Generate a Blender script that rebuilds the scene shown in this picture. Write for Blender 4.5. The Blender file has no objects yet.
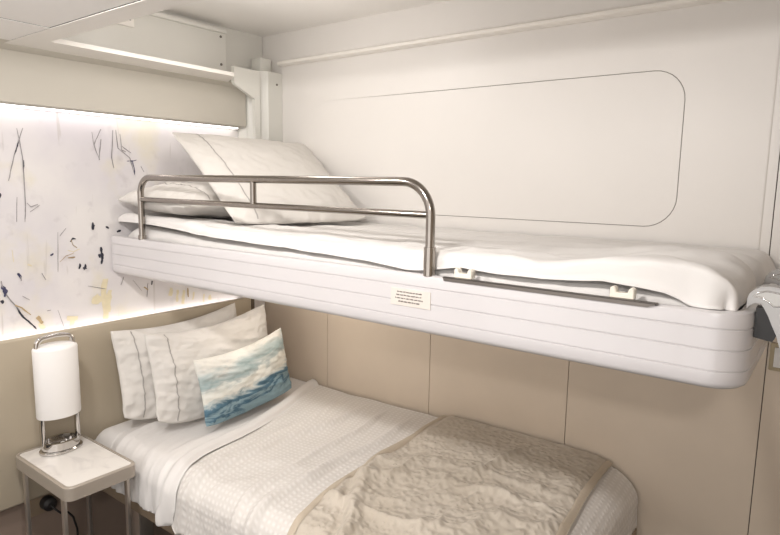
import bpy, bmesh, math, random
from mathutils import Vector, Matrix, noise
random.seed(7)
SC = bpy.context.scene
COL = SC.collection
PI = math.pi

# ------------------------------------------------------------------ materials
def mat(name, col, rough=.5, metal=0., var=0., vscale=6., bump=0., bscale=60., bdist=.002, coat=0., sheen=0., uv=False, trans=0., sub=0.):
    m = bpy.data.materials.new(name); m.use_nodes = True
    nt = m.node_tree; N = nt.nodes; L = nt.links
    b = N['Principled BSDF']
    b.inputs['Base Color'].default_value = (*col, 1)
    b.inputs['Roughness'].default_value = rough
    b.inputs['Metallic'].default_value = metal
    b.inputs['Coat Weight'].default_value = coat
    b.inputs['Sheen Weight'].default_value = sheen
    b.inputs['Transmission Weight'].default_value = trans
    if sub:
        b.inputs['Subsurface Weight'].default_value = sub
        b.inputs['Subsurface Radius'].default_value = (.02, .02, .02)
    tc = N.new('ShaderNodeTexCoord')
    src = tc.outputs['UV' if uv else 'Object']
    if var:
        n = N.new('ShaderNodeTexNoise'); n.inputs['Scale'].default_value = vscale; n.inputs['Detail'].default_value = 5
        L.new(src, n.inputs['Vector'])
        r = N.new('ShaderNodeValToRGB')
        r.color_ramp.elements[0].position = .3; r.color_ramp.elements[1].position = .7
        r.color_ramp.elements[0].color = (*[c * (1 - var) for c in col], 1)
        r.color_ramp.elements[1].color = (*[min(1, c * (1 + var)) for c in col], 1)
        L.new(n.outputs['Fac'], r.inputs['Fac']); L.new(r.outputs['Color'], b.inputs['Base Color'])
    if bump:
        n = N.new('ShaderNodeTexNoise'); n.inputs['Scale'].default_value = bscale; n.inputs['Detail'].default_value = 4
        L.new(src, n.inputs['Vector'])
        bp = N.new('ShaderNodeBump'); bp.inputs['Strength'].default_value = bump; bp.inputs['Distance'].default_value = bdist
        L.new(n.outputs['Fac'], bp.inputs['Height']); L.new(bp.outputs['Normal'], b.inputs['Normal'])
    return m

def emit(name, col, s):
    m = bpy.data.materials.new(name); m.use_nodes = True
    b = m.node_tree.nodes['Principled BSDF']
    b.inputs['Base Color'].default_value = (.9, .9, .9, 1)
    b.inputs['Emission Color'].default_value = (*col, 1); b.inputs['Emission Strength'].default_value = s
    return m

M = {}
M['panel_white'] = mat('white_laminate', (.74, .715, .685), .42, var=.015, vscale=3, bump=.06, bscale=14, bdist=.004)
M['lower_panel'] = mat('cream_laminate', (.63, .535, .43), .48, var=.03, vscale=5, bump=.05, bscale=200)
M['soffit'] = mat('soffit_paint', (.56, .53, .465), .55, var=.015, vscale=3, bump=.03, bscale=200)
M['ceiling'] = mat('ceiling_panel', (.84, .82, .79), .38, var=.01, vscale=3)
M['ceiling_trim'] = mat('ceiling_edge_trim', (.82, .79, .74), .35, var=.01, vscale=4)
M['recess'] = mat('recess_plate', (.66, .65, .61), .42, var=.02, vscale=4)
M['post'] = mat('post_enamel', (.66, .655, .61), .35, var=.01, vscale=4)
M['tray'] = mat('tray_plastic', (.60, .58, .585), .30, var=.01, vscale=5, coat=.25)
M['dark'] = mat('dark_gap', (.03, .028, .026), .7, var=.05, vscale=10)
M['joint'] = mat('panel_joint', (.22, .20, .18), .7, var=.03)
M['joint_dark'] = mat('panel_joint_brown', (.09, .07, .055), .7, var=.05)
M['carpet'] = mat('dark_carpet', (.012, .013, .018), .95, var=.4, vscale=160, bump=.6, bscale=400)
M['lower_left'] = mat('taupe_laminate', (.27, .205, .165), .5, var=.04, vscale=5)
M['headboard'] = mat('headboard_leather', (.44, .38, .29), .45, var=.02, vscale=4, bump=.12, bscale=500, bdist=.001)
M['headboard_cap'] = mat('headboard_end', (.10, .075, .055), .5, var=.03)
M['steel'] = mat('brushed_steel', (.34, .31, .28), .2, 1., var=.04, vscale=40)
M['chrome'] = mat('chrome', (.62, .60, .58), .10, 1., var=.02, vscale=20)
M['strip_metal'] = mat('dark_strip_metal', (.17, .15, .135), .38, .6, var=.05, vscale=30)
M['clip'] = mat('beige_plastic', (.76, .72, .63), .4, var=.03, vscale=30)
M['rubber'] = mat('black_rubber', (.018, .017, .017), .5, var=.1, vscale=40)
M['grey_alu'] = mat('grey_aluminium', (.42, .41, .39), .33, .5, var=.03, vscale=30)
M['sheet'] = mat('white_cotton', (.70, .68, .66), .85, var=.015, vscale=9, bump=.18, bscale=30, bdist=.004, sheen=.1)
M['pillowcase'] = mat('pillow_cotton', (.63, .605, .57), .85, var=.02, vscale=9, bump=.2, bscale=22, bdist=.004, sheen=.1)
M['piping'] = mat('grey_piping', (.36, .34, .32), .8, var=.05, vscale=60)
M['frame_tan'] = mat('bed_frame_tan', (.28, .215, .15), .42, var=.03, vscale=10)
M['table_rim'] = mat('nightstand_rim', (.36, .315, .265), .35, var=.02, vscale=10, coat=.2)
M['leg_metal'] = mat('satin_leg_metal', (.55, .50, .45), .28, .85, var=.03, vscale=20)
M['shade'] = mat('white_lamp_shade', (.84, .82, .80), .6, var=.01, vscale=10, bump=.08, bscale=300, sub=.1)
M['lamp_white'] = mat('white_plastic', (.8, .78, .75), .35, var=.01)
M['olive'] = mat('olive_frame', (.26, .21, .13), .35, .5, var=.04, vscale=30)
M['notice'] = mat('notice_label', (.66, .61, .56), .5, var=.02, vscale=30)
M['ink_print'] = mat('printed_ink', (.10, .085, .075), .6, var=.05)
M['switch'] = mat('switch_white', (.74, .72, .69), .35, var=.01)
M['led'] = emit('led_white', (1.0, .93, .90), 4.0)
M['led_low'] = emit('led_white_low', (1.0, .95, .91), 4.5)
M['hook_alu'] = mat('cast_aluminium', (.36, .35, .34), .35, .6, var=.03, vscale=30)

def weave_mat(name, col, scale, depth, col2):                      # waffle / quilted cloth on the UVs (metres)
    m = bpy.data.materials.new(name); m.use_nodes = True
    nt = m.node_tree; N = nt.nodes; L = nt.links; b = N['Principled BSDF']
    b.inputs['Roughness'].default_value = .85; b.inputs['Sheen Weight'].default_value = .1
    tc = N.new('ShaderNodeTexCoord')
    hs = []
    for d in ('X', 'Y'):
        w = N.new('ShaderNodeTexWave'); w.wave_type = 'BANDS'; w.bands_direction = d; w.wave_profile = 'SIN'
        w.inputs['Scale'].default_value = scale; w.inputs['Distortion'].default_value = .6
        w.inputs['Detail'].default_value = 1; w.inputs['Detail Scale'].default_value = 2
        L.new(tc.outputs['UV'], w.inputs['Vector']); hs.append(w)
    a = N.new('ShaderNodeMath'); a.operation = 'MULTIPLY'
    L.new(hs[0].outputs['Fac'], a.inputs[0]); L.new(hs[1].outputs['Fac'], a.inputs[1])
    mx = N.new('ShaderNodeMix'); mx.data_type = 'RGBA'
    mx.inputs[6].default_value = (*col2, 1); mx.inputs[7].default_value = (*col, 1)
    L.new(a.outputs[0], mx.inputs[0]); L.new(mx.outputs[2], b.inputs['Base Color'])
    n = N.new('ShaderNodeTexNoise'); n.inputs['Scale'].default_value = 24; n.inputs['Detail'].default_value = 4
    L.new(tc.outputs['UV'], n.inputs['Vector'])
    ad = N.new('ShaderNodeMath'); ad.operation = 'ADD'
    L.new(a.outputs[0], ad.inputs[0]); L.new(n.outputs['Fac'], ad.inputs[1])
    bp = N.new('ShaderNodeBump'); bp.inputs['Strength'].default_value = .35; bp.inputs['Distance'].default_value = depth
    L.new(ad.outputs[0], bp.inputs['Height']); L.new(bp.outputs['Normal'], b.inputs['Normal'])
    return m
M['waffle'] = weave_mat('white_waffle_cotton', (.74, .715, .685), 18, .003, (.65, .62, .585))

def quilt_mat():
    m = bpy.data.materials.new('beige_quilted_cotton'); m.use_nodes = True
    nt = m.node_tree; N = nt.nodes; L = nt.links; b = N['Principled BSDF']
    b.inputs['Roughness'].default_value = .8; b.inputs['Sheen Weight'].default_value = .15
    tc = N.new('ShaderNodeTexCoord')
    v = N.new('ShaderNodeTexVoronoi'); v.inputs['Scale'].default_value = 62; v.feature = 'SMOOTH_F1'
    L.new(tc.outputs['UV'], v.inputs['Vector'])
    n = N.new('ShaderNodeTexNoise'); n.inputs['Scale'].default_value = 4; n.inputs['Detail'].default_value = 5
    L.new(tc.outputs['UV'], n.inputs['Vector'])
    r = N.new('ShaderNodeValToRGB')
    r.color_ramp.elements[0].position = .32; r.color_ramp.elements[1].position = .68
    r.color_ramp.elements[0].color = (.47, .415, .34, 1); r.color_ramp.elements[1].color = (.57, .515, .44, 1)
    L.new(n.outputs['Fac'], r.inputs['Fac']); L.new(r.outputs['Color'], b.inputs['Base Color'])
    bp = N.new('ShaderNodeBump'); bp.inputs['Strength'].default_value = .8; bp.inputs['Distance'].default_value = .009
    bp.invert = True
    L.new(v.outputs['Distance'], bp.inputs['Height']); L.new(bp.outputs['Normal'], b.inputs['Normal'])
    return m
M['quilt'] = quilt_mat()
M['quilt_band'] = mat('beige_binding', (.50, .43, .34), .8, var=.03, vscale=30, bump=.3, bscale=90, bdist=.003)

def mural_mat():
    m = bpy.data.materials.new('painted_mural'); m.use_nodes = True
    nt = m.node_tree; N = nt.nodes; L = nt.links; b = N['Principled BSDF']
    b.inputs['Roughness'].default_value = .5
    tc = N.new('ShaderNodeTexCoord')
    def ns(scale, lo, hi, c0, c1, off):
        mp = N.new('ShaderNodeMapping'); mp.inputs['Location'].default_value = off
        L.new(tc.outputs['Object'], mp.inputs['Vector'])
        n = N.new('ShaderNodeTexNoise'); n.inputs['Scale'].default_value = scale; n.inputs['Detail'].default_value = 6
        L.new(mp.outputs['Vector'], n.inputs['Vector'])
        r = N.new('ShaderNodeValToRGB'); r.color_ramp.elements[0].position = lo; r.color_ramp.elements[1].position = hi
        r.color_ramp.elements[0].color = c0; r.color_ramp.elements[1].color = c1
        L.new(n.outputs['Fac'], r.inputs['Fac']); return r
    base = ns(3.2, .35, .65, (.60, .575, .60, 1), (.71, .685, .67, 1), (0, 0, 0))
    fac = ns(5.5, .55, .68, (0, 0, 0, 1), (.55, .55, .55, 1), (3, 1, 2))
    fac2 = ns(16, .6, .72, (0, 0, 0, 1), (.4, .4, .4, 1), (7, 4, 2))
    mx = N.new('ShaderNodeMix'); mx.data_type = 'RGBA'; mx.inputs[7].default_value = (.66, .61, .46, 1)
    L.new(fac.outputs['Color'], mx.inputs[0]); L.new(base.outputs['Color'], mx.inputs[6])
    m2 = N.new('ShaderNodeMix'); m2.data_type = 'RGBA'; m2.inputs[7].default_value = (.46, .43, .44, 1)
    L.new(fac2.outputs['Color'], m2.inputs[0]); L.new(mx.outputs[2], m2.inputs[6])
    mp = N.new('ShaderNodeMapping'); mp.inputs['Scale'].default_value = (1, 46, 4.5); mp.inputs['Rotation'].default_value = (.12, 0, 0)
    L.new(tc.outputs['Object'], mp.inputs['Vector'])
    n = N.new('ShaderNodeTexNoise'); n.inputs['Scale'].default_value = 1.0; n.inputs['Detail'].default_value = 3; n.inputs['Distortion'].default_value = .4
    L.new(mp.outputs['Vector'], n.inputs['Vector'])
    r = N.new('ShaderNodeValToRGB'); r.color_ramp.elements[0].position = .66; r.color_ramp.elements[1].position = .74
    r.color_ramp.elements[0].color = (0, 0, 0, 1); r.color_ramp.elements[1].color = (.45, .45, .45, 1)
    L.new(n.outputs['Fac'], r.inputs['Fac'])
    m3 = N.new('ShaderNodeMix'); m3.data_type = 'RGBA'; m3.inputs[7].default_value = (.42, .39, .36, 1)
    L.new(r.outputs['Color'], m3.inputs[0]); L.new(m2.outputs[2], m3.inputs[6])
    L.new(m3.outputs[2], b.inputs['Base Color'])
    return m
M['mural'] = mural_mat()
M['m_ink'] = mat('mural_ink', (.03, .03, .045), .6, var=.2, vscale=60)
M['m_faint'] = mat('mural_pencil', (.27, .255, .26), .7, var=.2, vscale=60)
M['m_ochre'] = mat('mural_ochre', (.40, .30, .17), .7, var=.2, vscale=60)
M['m_yellow'] = mat('mural_pale_yellow', (.68, .61, .43), .7, var=.05, vscale=60)
M['m_blue'] = mat('mural_indigo', (.05, .05, .11), .6, var=.2, vscale=60)

def cushion_mat():
    m = bpy.data.materials.new('watercolour_cushion'); m.use_nodes = True
    nt = m.node_tree; N = nt.nodes; L = nt.links; b = N['Principled BSDF']
    b.inputs['Roughness'].default_value = .75
    tc = N.new('ShaderNodeTexCoord')
    sp = N.new('ShaderNodeSeparateXYZ'); L.new(tc.outputs['UV'], sp.inputs[0])
    mp = N.new('ShaderNodeMapping'); mp.inputs['Scale'].default_value = (2.2, 3.0, 1); mp.inputs['Location'].default_value = (.35, .1, 0)
    L.new(tc.outputs['UV'], mp.inputs['Vector'])
    n = N.new('ShaderNodeTexNoise'); n.inputs['Scale'].default_value = 1.5; n.inputs['Detail'].default_value = 8
    n.inputs['Roughness'].default_value = .62; n.inputs['Distortion'].default_value = .9
    L.new(mp.outputs['Vector'], n.inputs['Vector'])
    k = N.new('ShaderNodeMath'); k.operation = 'MULTIPLY_ADD'; k.inputs[1].default_value = .55; k.inputs[2].default_value = -.275
    L.new(n.outputs['Fac'], k.inputs[0])
    s = N.new('ShaderNodeMath'); s.operation = 'ADD'
    L.new(sp.outputs['Y'], s.inputs[0]); L.new(k.outputs[0], s.inputs[1])
    # the bands climb towards the right end of the cushion
    tl = N.new('ShaderNodeMath'); tl.operation = 'MULTIPLY_ADD'; tl.inputs[1].default_value = -.22
    L.new(sp.outputs['X'], tl.inputs[0]); L.new(s.outputs[0], tl.inputs[2])
    r = N.new('ShaderNodeValToRGB'); e = r.color_ramp.elements
    e[0].position = 0; e[0].color = (.22, .33, .38, 1)
    e[1].position = 1; e[1].color = (.74, .72, .66, 1)
    for p, c in ((.05, (.035, .10, .16)), (.11, (.25, .36, .40)), (.16, (.05, .12, .18)), (.22, (.10, .19, .25)), (.27, (.45, .51, .51)), (.33, (.68, .67, .61)),
                 (.44, (.68, .69, .64)), (.51, (.42, .47, .46)), (.58, (.30, .38, .38)), (.68, (.46, .52, .51)), (.80, (.70, .69, .64))):
        q = e.new(p); q.color = (*c, 1)
    L.new(tl.outputs[0], r.inputs['Fac']); L.new(r.outputs['Color'], b.inputs['Base Color'])
    bp = N.new('ShaderNodeBump'); bp.inputs['Strength'].default_value = .15; bp.inputs['Distance'].default_value = .004
    n2 = N.new('ShaderNodeTexNoise'); n2.inputs['Scale'].default_value = 14
    L.new(tc.outputs['UV'], n2.inputs['Vector']); L.new(n2.outputs['Fac'], bp.inputs['Height']); L.new(bp.outputs['Normal'], b.inputs['Normal'])
    return m
M['cushion'] = cushion_mat()

def marble_mat():
    m = mat('white_marble', (.78, .75, .72), .22, coat=.3)
    nt = m.node_tree; N = nt.nodes; L = nt.links; b = N['Principled BSDF']
    tc = N.new('ShaderNodeTexCoord')
    n = N.new('ShaderNodeTexNoise'); n.inputs['Scale'].default_value = 9; n.inputs['Detail'].default_value = 7; n.inputs['Distortion'].default_value = 1.8
    L.new(tc.outputs['Object'], n.inputs['Vector'])
    r = N.new('ShaderNodeValToRGB'); e = r.color_ramp.elements
    e[0].position = .38; e[0].color = (.72, .69, .66, 1); e[1].position = .52; e[1].color = (.80, .77, .73, 1)
    L.new(n.outputs['Fac'], r.inputs['Fac']); L.new(r.outputs['Color'], b.inputs['Base Color'])
    return m
M['marble'] = marble_mat()

# ------------------------------------------------------------------ mesh helpers
def obj(name, bm, m, parent=None, smooth=False, loc=None):
    me = bpy.data.meshes.new(name); bm.normal_update(); bm.to_mesh(me); bm.free()
    for x in (m if isinstance(m, (list, tuple)) else [m]): me.materials.append(x)
    if smooth:
        for p in me.polygons: p.use_smooth = True
    o = bpy.data.objects.new(name, me); COL.objects.link(o)
    if parent: o.parent = parent
    if loc: o.location = loc
    return o

def auto(o, ang=35):
    me = o.data
    for p in me.polygons: p.use_smooth = True
    try: me.set_sharp_from_angle(angle=math.radians(ang))
    except Exception: pass
    return o

def empty(name, loc=(0, 0, 0)):
    o = bpy.data.objects.new(name, None); COL.objects.link(o); o.location = loc; o.empty_display_size = .05
    return o

def tag(o, label, cat, group=None):
    o['label'] = label; o['category'] = cat; o['kind'] = 'thing'
    if group: o['group'] = group
    return o

def struct(o, label=None):
    o['kind'] = 'structure'
    if label: o['label'] = label
    return o

def box(bm, x0, x1, y0, y1, z0, z1, bev=0., seg=2, mi=0):
    r = bmesh.ops.create_cube(bm, size=1)
    vs = r['verts']
    for v in vs:
        v.co = Vector(((x0 + x1) / 2 + v.co.x * (x1 - x0), (y0 + y1) / 2 + v.co.y * (y1 - y0), (z0 + z1) / 2 + v.co.z * (z1 - z0)))
    fs = set(f for v in vs for f in v.link_faces)
    if bev:
        es = list(set(e for v in vs for e in v.link_edges))
        rr = bmesh.ops.bevel(bm, geom=es, offset=bev, segments=seg, profile=.5, affect='EDGES')
        fs = set(rr['faces']) | set(f for v in rr['verts'] for f in v.link_faces)
    for f in fs: f.material_index = mi
    return bm

def bx(name, x0, x1, y0, y1, z0, z1, m, parent=None, bev=0., seg=2):
    o = obj(name, box(bmesh.new(), x0, x1, y0, y1, z0, z1, bev, seg), m, parent)
    if bev: auto(o)
    return o

def prism(bm, pts, d0, d1, axis, mi=0):                            # polygon in the other two axes, extruded along axis
    def P(p, d):
        return {'x': (d, p[0], p[1]), 'y': (p[0], d, p[1]), 'z': (p[0], p[1], d)}[axis]
    a = [bm.verts.new(P(p, d0)) for p in pts]; b = [bm.verts.new(P(p, d1)) for p in pts]
    n = len(pts); fs = [bm.faces.new(a[::-1]), bm.faces.new(b)]
    for i in range(n): fs.append(bm.faces.new((a[i], a[(i + 1) % n], b[(i + 1) % n], b[i])))
    for f in fs: f.material_index = mi
    bmesh.ops.recalc_face_normals(bm, faces=fs)
    return bm

def frames(path, closed=False):
    P = [Vector(p) for p in path]; n = len(P); T = []
    for i in range(n):
        if closed: t = P[(i + 1) % n] - P[i - 1]
        else: t = P[min(i + 1, n - 1)] - P[max(i - 1, 0)]
        T.append(t.normalized())
    return P, T

def sweep(bm, path, prof, up=(0, 0, 1), closed=False, caps=True, mi=0):
    """prof: closed polygon of (side, up) offsets; side = T x up"""
    P, T = frames(path, closed); U0 = Vector(up); rings = []
    for p, t in zip(P, T):
        s = t.cross(U0)
        if s.length < 1e-4: s = t.cross(Vector((1, 0, 0)))
        s.normalize(); u = s.cross(t).normalized()
        rings.append([bm.verts.new(p + s * a + u * b) for a, b in prof])
    n = len(rings); k = len(prof); fs = []
    for i in range(n if closed else n - 1):
        A, B = rings[i], rings[(i + 1) % n]
        for j in range(k): fs.append(bm.faces.new((A[j], A[(j + 1) % k], B[(j + 1) % k], B[j])))
    if caps and not closed:
        fs.append(bm.faces.new(rings[0][::-1])); fs.append(bm.faces.new(rings[-1]))
    for f in fs: f.material_index = mi
    bmesh.ops.recalc_face_normals(bm, faces=fs)
    return bm

def circ(r, n=12, ry=None): return [(r * math.cos(2 * PI * i / n), (ry or r) * math.sin(2 * PI * i / n)) for i in range(n)]
def rect(w, h): return [(-w / 2, -h / 2), (w / 2, -h / 2), (w / 2, h / 2), (-w / 2, h / 2)]
def tube(bm, path, r, n=12, up=(0, 0, 1), closed=False): return sweep(bm, path, circ(r, n), up, closed)

def arc(c, r, a0, a1, n, plane='xz'):
    out = []
    for i in range(n + 1):
        a = a0 + (a1 - a0) * i / n; p, q = r * math.cos(a), r * math.sin(a)
        out.append({'xz': (c[0] + p, c[1], c[2] + q), 'yz': (c[0], c[1] + p, c[2] + q), 'xy': (c[0] + p, c[1] + q, c[2])}[plane])
    return out

def rrect(x0, x1, y0, y1, r, n=6):
    pts = []
    for cx, cy, a in ((x1 - r, y1 - r, 0), (x0 + r, y1 - r, PI / 2), (x0 + r, y0 + r, PI), (x1 - r, y0 + r, 1.5 * PI)):
        for i in range(n + 1):
            t = a + PI / 2 * i / n; pts.append((cx + r * math.cos(t), cy + r * math.sin(t)))
    return pts

def lathe(bm, prof, n=40, sx=1., sy=1., c=(0, 0, 0), close=True):
    rings = []
    for r, z in prof:
        rings.append([bm.verts.new((c[0] + sx * r * math.cos(2 * PI * i / n), c[1] + sy * r * math.sin(2 * PI * i / n), c[2] + z)) for i in range(n)])
    fs = []
    for A, B in zip(rings, rings[1:]):
        for j in range(n): fs.append(bm.faces.new((A[j], A[(j + 1) % n], B[(j + 1) % n], B[j])))
    if close:
        if prof[0][0] > 1e-6: fs.append(bm.faces.new(rings[0][::-1]))
        if prof[-1][0] > 1e-6: fs.append(bm.faces.new(rings[-1]))
    bmesh.ops.recalc_face_normals(bm, faces=fs)
    return bm

def grid(nu, nv, f, uvf=None, thick=0., closed_v=False):
    """f(s,t) -> Vector for s,t in 0..1; thick > 0 gives the cloth a real thickness below its face"""
    bm = bmesh.new(); V = [[bm.verts.new(f(i / nu, j / nv)) for j in range(nv + 1)] for i in range(nu + 1)]
    uvl = bm.loops.layers.uv.new('UVMap'); fs = []
    for i in range(nu):
        for j in range(nv):
            q = (V[i][j], V[i + 1][j], V[i + 1][j + 1], V[i][j + 1]); fc = bm.faces.new(q); fs.append(fc)
            for l, (a, b) in zip(fc.loops, ((i, j), (i + 1, j), (i + 1, j + 1), (i, j + 1))):
                l[uvl].uv = uvf(a / nu, b / nv) if uvf else (a / nu, b / nv)
    bm.normal_update()
    if sum(f_.normal.z for f_ in fs) < 0:
        bmesh.ops.reverse_faces(bm, faces=fs); bm.normal_update()
    if thick:
        N = [[V[i][j].normal.copy() for j in range(nv + 1)] for i in range(nu + 1)]
        B = [[bm.verts.new(V[i][j].co - N[i][j] * thick) for j in range(nv + 1)] for i in range(nu + 1)]
        for i in range(nu):
            for j in range(nv): bm.faces.new((B[i][j + 1], B[i + 1][j + 1], B[i + 1][j], B[i][j]))
        for i in range(nu):
            bm.faces.new((V[i + 1][0], V[i][0], B[i][0], B[i + 1][0])); bm.faces.new((V[i][nv], V[i + 1][nv], B[i + 1][nv], B[i][nv]))
        for j in range(nv):
            bm.faces.new((V[0][j], V[0][j + 1], B[0][j + 1], B[0][j])); bm.faces.new((V[nu][j + 1], V[nu][j], B[nu][j], B[nu][j + 1]))
    return bm

def nz(x, y, z=0.): return noise.noise(Vector((x, y, z)))
def fbm(x, y, z=0., o=4):
    s = 0; a = .5
    for _ in range(o): s += a * nz(x, y, z); x *= 2.03; y *= 2.03; a *= .5
    return s
def ridged(x, y, z=0., o=3):
    s = 0; a = .5
    for _ in range(o):
        s += a * (1 - abs(nz(x, y, z)) * 2) ** 2; x *= 2.1; y *= 2.1; a *= .5
    return s
def sm(a, b, x):
    t = min(1, max(0, (x - a) / (b - a))); return t * t * (3 - 2 * t)
def bumpg(x, c, w): return math.exp(-((x - c) / w) ** 2)
STROKES = [([(-0.975, 1.628), (-1.003, 1.547), (-1.026, 1.464)], 0.0015, 2),
 ([(-0.992, 1.626), (-0.987, 1.593), (-0.981, 1.53), (-0.982, 1.393), (-0.987, 1.336)], 0.0015, 2),
 ([(-1.005, 1.415), (-1.011, 1.337)], 0.0009, 2),
 ([(-0.989, 1.584), (-1.003, 1.547)], 0.0024, 1),
 ([(-0.978, 1.53), (-0.98, 1.499)], 0.0015, 1),
 ([(-0.728, 1.644), (-0.755, 1.589), (-0.737, 1.539)], 0.0016, 2),
 ([(-0.729, 1.61), (-0.74, 1.539)], 0.0016, 2),
 ([(-0.685, 1.644), (-0.694, 1.548), (-0.688, 1.513)], 0.0016, 2),
 ([(-0.759, 1.632), (-0.755, 1.585)], 0.001, 2),
 ([(-0.674, 1.645), (-0.67, 1.583), (-0.627, 1.55), (-0.611, 1.491)], 0.0016, 2),
 ([(-0.66, 1.632), (-0.656, 1.577), (-0.641, 1.571)], 0.0014, 2),
 ([(-0.616, 1.54), (-0.611, 1.491)], 0.003, 5),
 ([(-0.639, 1.538), (-0.601, 1.544)], 0.002, 5),
 ([(-0.655, 1.591), (-0.622, 1.568)], 0.0016, 2),
 ([(-0.586, 1.523), (-0.575, 1.502)], 0.0014, 2),
 ([(-1.055, 1.428), (-1.05, 1.412)], 0.0064, 1),
 ([(-0.77, 1.327), (-0.774, 1.3)], 0.0046, 1),
 ([(-0.776, 1.314), (-0.766, 1.317)], 0.0039, 1),
 ([(-0.727, 1.311), (-0.717, 1.302)], 0.0051, 1),
 ([(-0.688, 1.288), (-0.673, 1.296)], 0.0059, 1),
 ([(-0.749, 1.239), (-0.747, 1.179)], 0.0066, 1),
 ([(-0.757, 1.215), (-0.754, 1.201)], 0.0049, 1),
 ([(-0.826, 1.188), (-0.825, 1.169)], 0.005, 1),
 ([(-0.815, 1.173), (-0.801, 1.169)], 0.0046, 1),
 ([(-0.807, 1.185), (-0.808, 1.164)], 0.0046, 1),
 ([(-0.918, 1.224), (-0.909, 1.231)], 0.0045, 5),
 ([(-0.853, 1.264), (-0.843, 1.275), (-0.833, 1.273)], 0.003, 1),
 ([(-0.849, 1.27), (-0.844, 1.253), (-0.831, 1.242)], 0.0013, 3),
 ([(-0.861, 1.237), (-0.842, 1.229), (-0.821, 1.238)], 0.0015, 4),
 ([(-1.017, 1.177), (-1.013, 1.157)], 0.0052, 5),
 ([(-1.01, 1.166), (-1.01, 1.15)], 0.0019, 2),
 ([(-1.063, 1.144), (-1.06, 1.106)], 0.0074, 5),
 ([(-1.074, 1.092), (-1.063, 1.09)], 0.0063, 1),
 ([(-1.067, 1.157), (-1.063, 1.135)], 0.0018, 2),
 ([(-1.056, 1.115), (-1.041, 1.087), (-1.02, 1.055)], 0.0019, 2),
 ([(-1.031, 1.066), (-1.01, 1.034), (-0.974, 0.987)], 0.0037, 1),
 ([(-1.033, 1.076), (-1.014, 1.064), (-0.989, 1.037)], 0.0019, 3),
 ([(-0.971, 1.027), (-0.954, 1.004)], 0.0057, 3),
 ([(-0.963, 1.006), (-0.949, 0.983)], 0.0066, 4),
 ([(-0.577, 1.09), (-0.584, 1.038)], 0.0018, 2),
 ([(-0.561, 1.096), (-0.561, 1.081)], 0.0041, 1),
 ([(-0.594, 1.077), (-0.578, 1.064)], 0.0028, 3),
 ([(-0.67, 1.124), (-0.683, 1.096)], 0.0016, 2),
 ([(-0.636, 1.109), (-0.603, 1.063)], 0.0008, 2),
 ([(-0.74, 1.125), (-0.748, 0.981)], 0.0117, 4),
 ([(-0.724, 1.083), (-0.732, 1.004)], 0.0079, 4),
 ([(-0.779, 1.069), (-0.763, 1.042)], 0.0175, 4),
 ([(-0.861, 1.008), (-0.863, 0.977)], 0.0097, 4),
 ([(-0.877, 1.007), (-0.841, 1.001)], 0.0077, 4),
 ([(-0.451, 1.047), (-0.457, 1.0)], 0.0054, 4),
 ([(-0.424, 1.043), (-0.431, 0.987)], 0.0063, 4),
 ([(-0.406, 1.049), (-0.407, 1.012)], 0.0034, 3),
 ([(-0.379, 1.029), (-0.385, 0.997)], 0.0042, 4),
 ([(-0.332, 1.014), (-0.333, 0.981)], 0.0043, 4),
 ([(-0.303, 1.006), (-0.303, 0.985)], 0.0065, 4),
 ([(-0.477, 1.058), (-0.487, 1.028)], 0.0083, 4),
 ([(-0.905, 1.039), (-0.886, 0.968)], 0.0008, 2),
 ([(-0.89, 1.299), (-0.897, 1.167)], 0.0008, 2),
 ([(-0.801, 1.107), (-0.739, 1.089)], 0.001, 2),
 ([(-0.94, 1.389), (-0.971, 1.367)], 0.0009, 2),
 ([(-0.978, 1.396), (-0.967, 1.383), (-0.946, 1.392)], 0.0011, 2),
 ([(-0.884, 1.286), (-0.863, 1.311)], 0.0009, 2),
 ([(-0.947, 1.169), (-0.936, 1.145)], 0.0015, 2),
 ([(-0.863, 1.211), (-0.839, 1.212)], 0.0023, 3),
 ([(-0.987, 1.202), (-0.976, 1.195)], 0.0028, 4),
 ([(-1.03, 1.251), (-1.027, 1.213)], 0.0011, 4),
 ([(-0.889, 1.2), (-0.869, 1.218), (-0.842, 1.226)], 0.0009, 3),
 ([(-1.011, 1.102), (-0.989, 1.086)], 0.0009, 2),
 ([(-0.939, 1.042), (-0.927, 1.043)], 0.0011, 2)]

# ------------------------------------------------------------------ the room
HB_Y1 = -.125                                                       # right end of the headboard and of the soffit
# floor
struct(bx('floor', -.1, 3.1, -2.75, .1, -.05, 0, M['carpet']))
# head wall: plain board behind the mural, plinth panel under the headboard
bm = bmesh.new()
box(bm, -.08, -.008, -2.75, .1, 0, 2.13, mi=0)
box(bm, -.008, .022, -2.75, -.003, 0, .44, mi=1)
box(bm, -.008, 0, -2.75, -.003, 1.70, 2.0877, mi=0)
struct(obj('wall_left', bm, [M['recess'], M['lower_left']]))
# long wall behind the bunk
bm = bmesh.new()
box(bm, -.008, 3.1, .006, .1, 0, 2.13, mi=2)                         # dark backing seen only in the joints
seams = [-.008, .3825, .8965, 1.4178, 1.939, 2.46, 3.1]
for a, b in zip(seams, seams[1:]):
    box(bm, a + .0012, b - .0012, 0, .006, 0, 1.20, mi=1)
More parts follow.
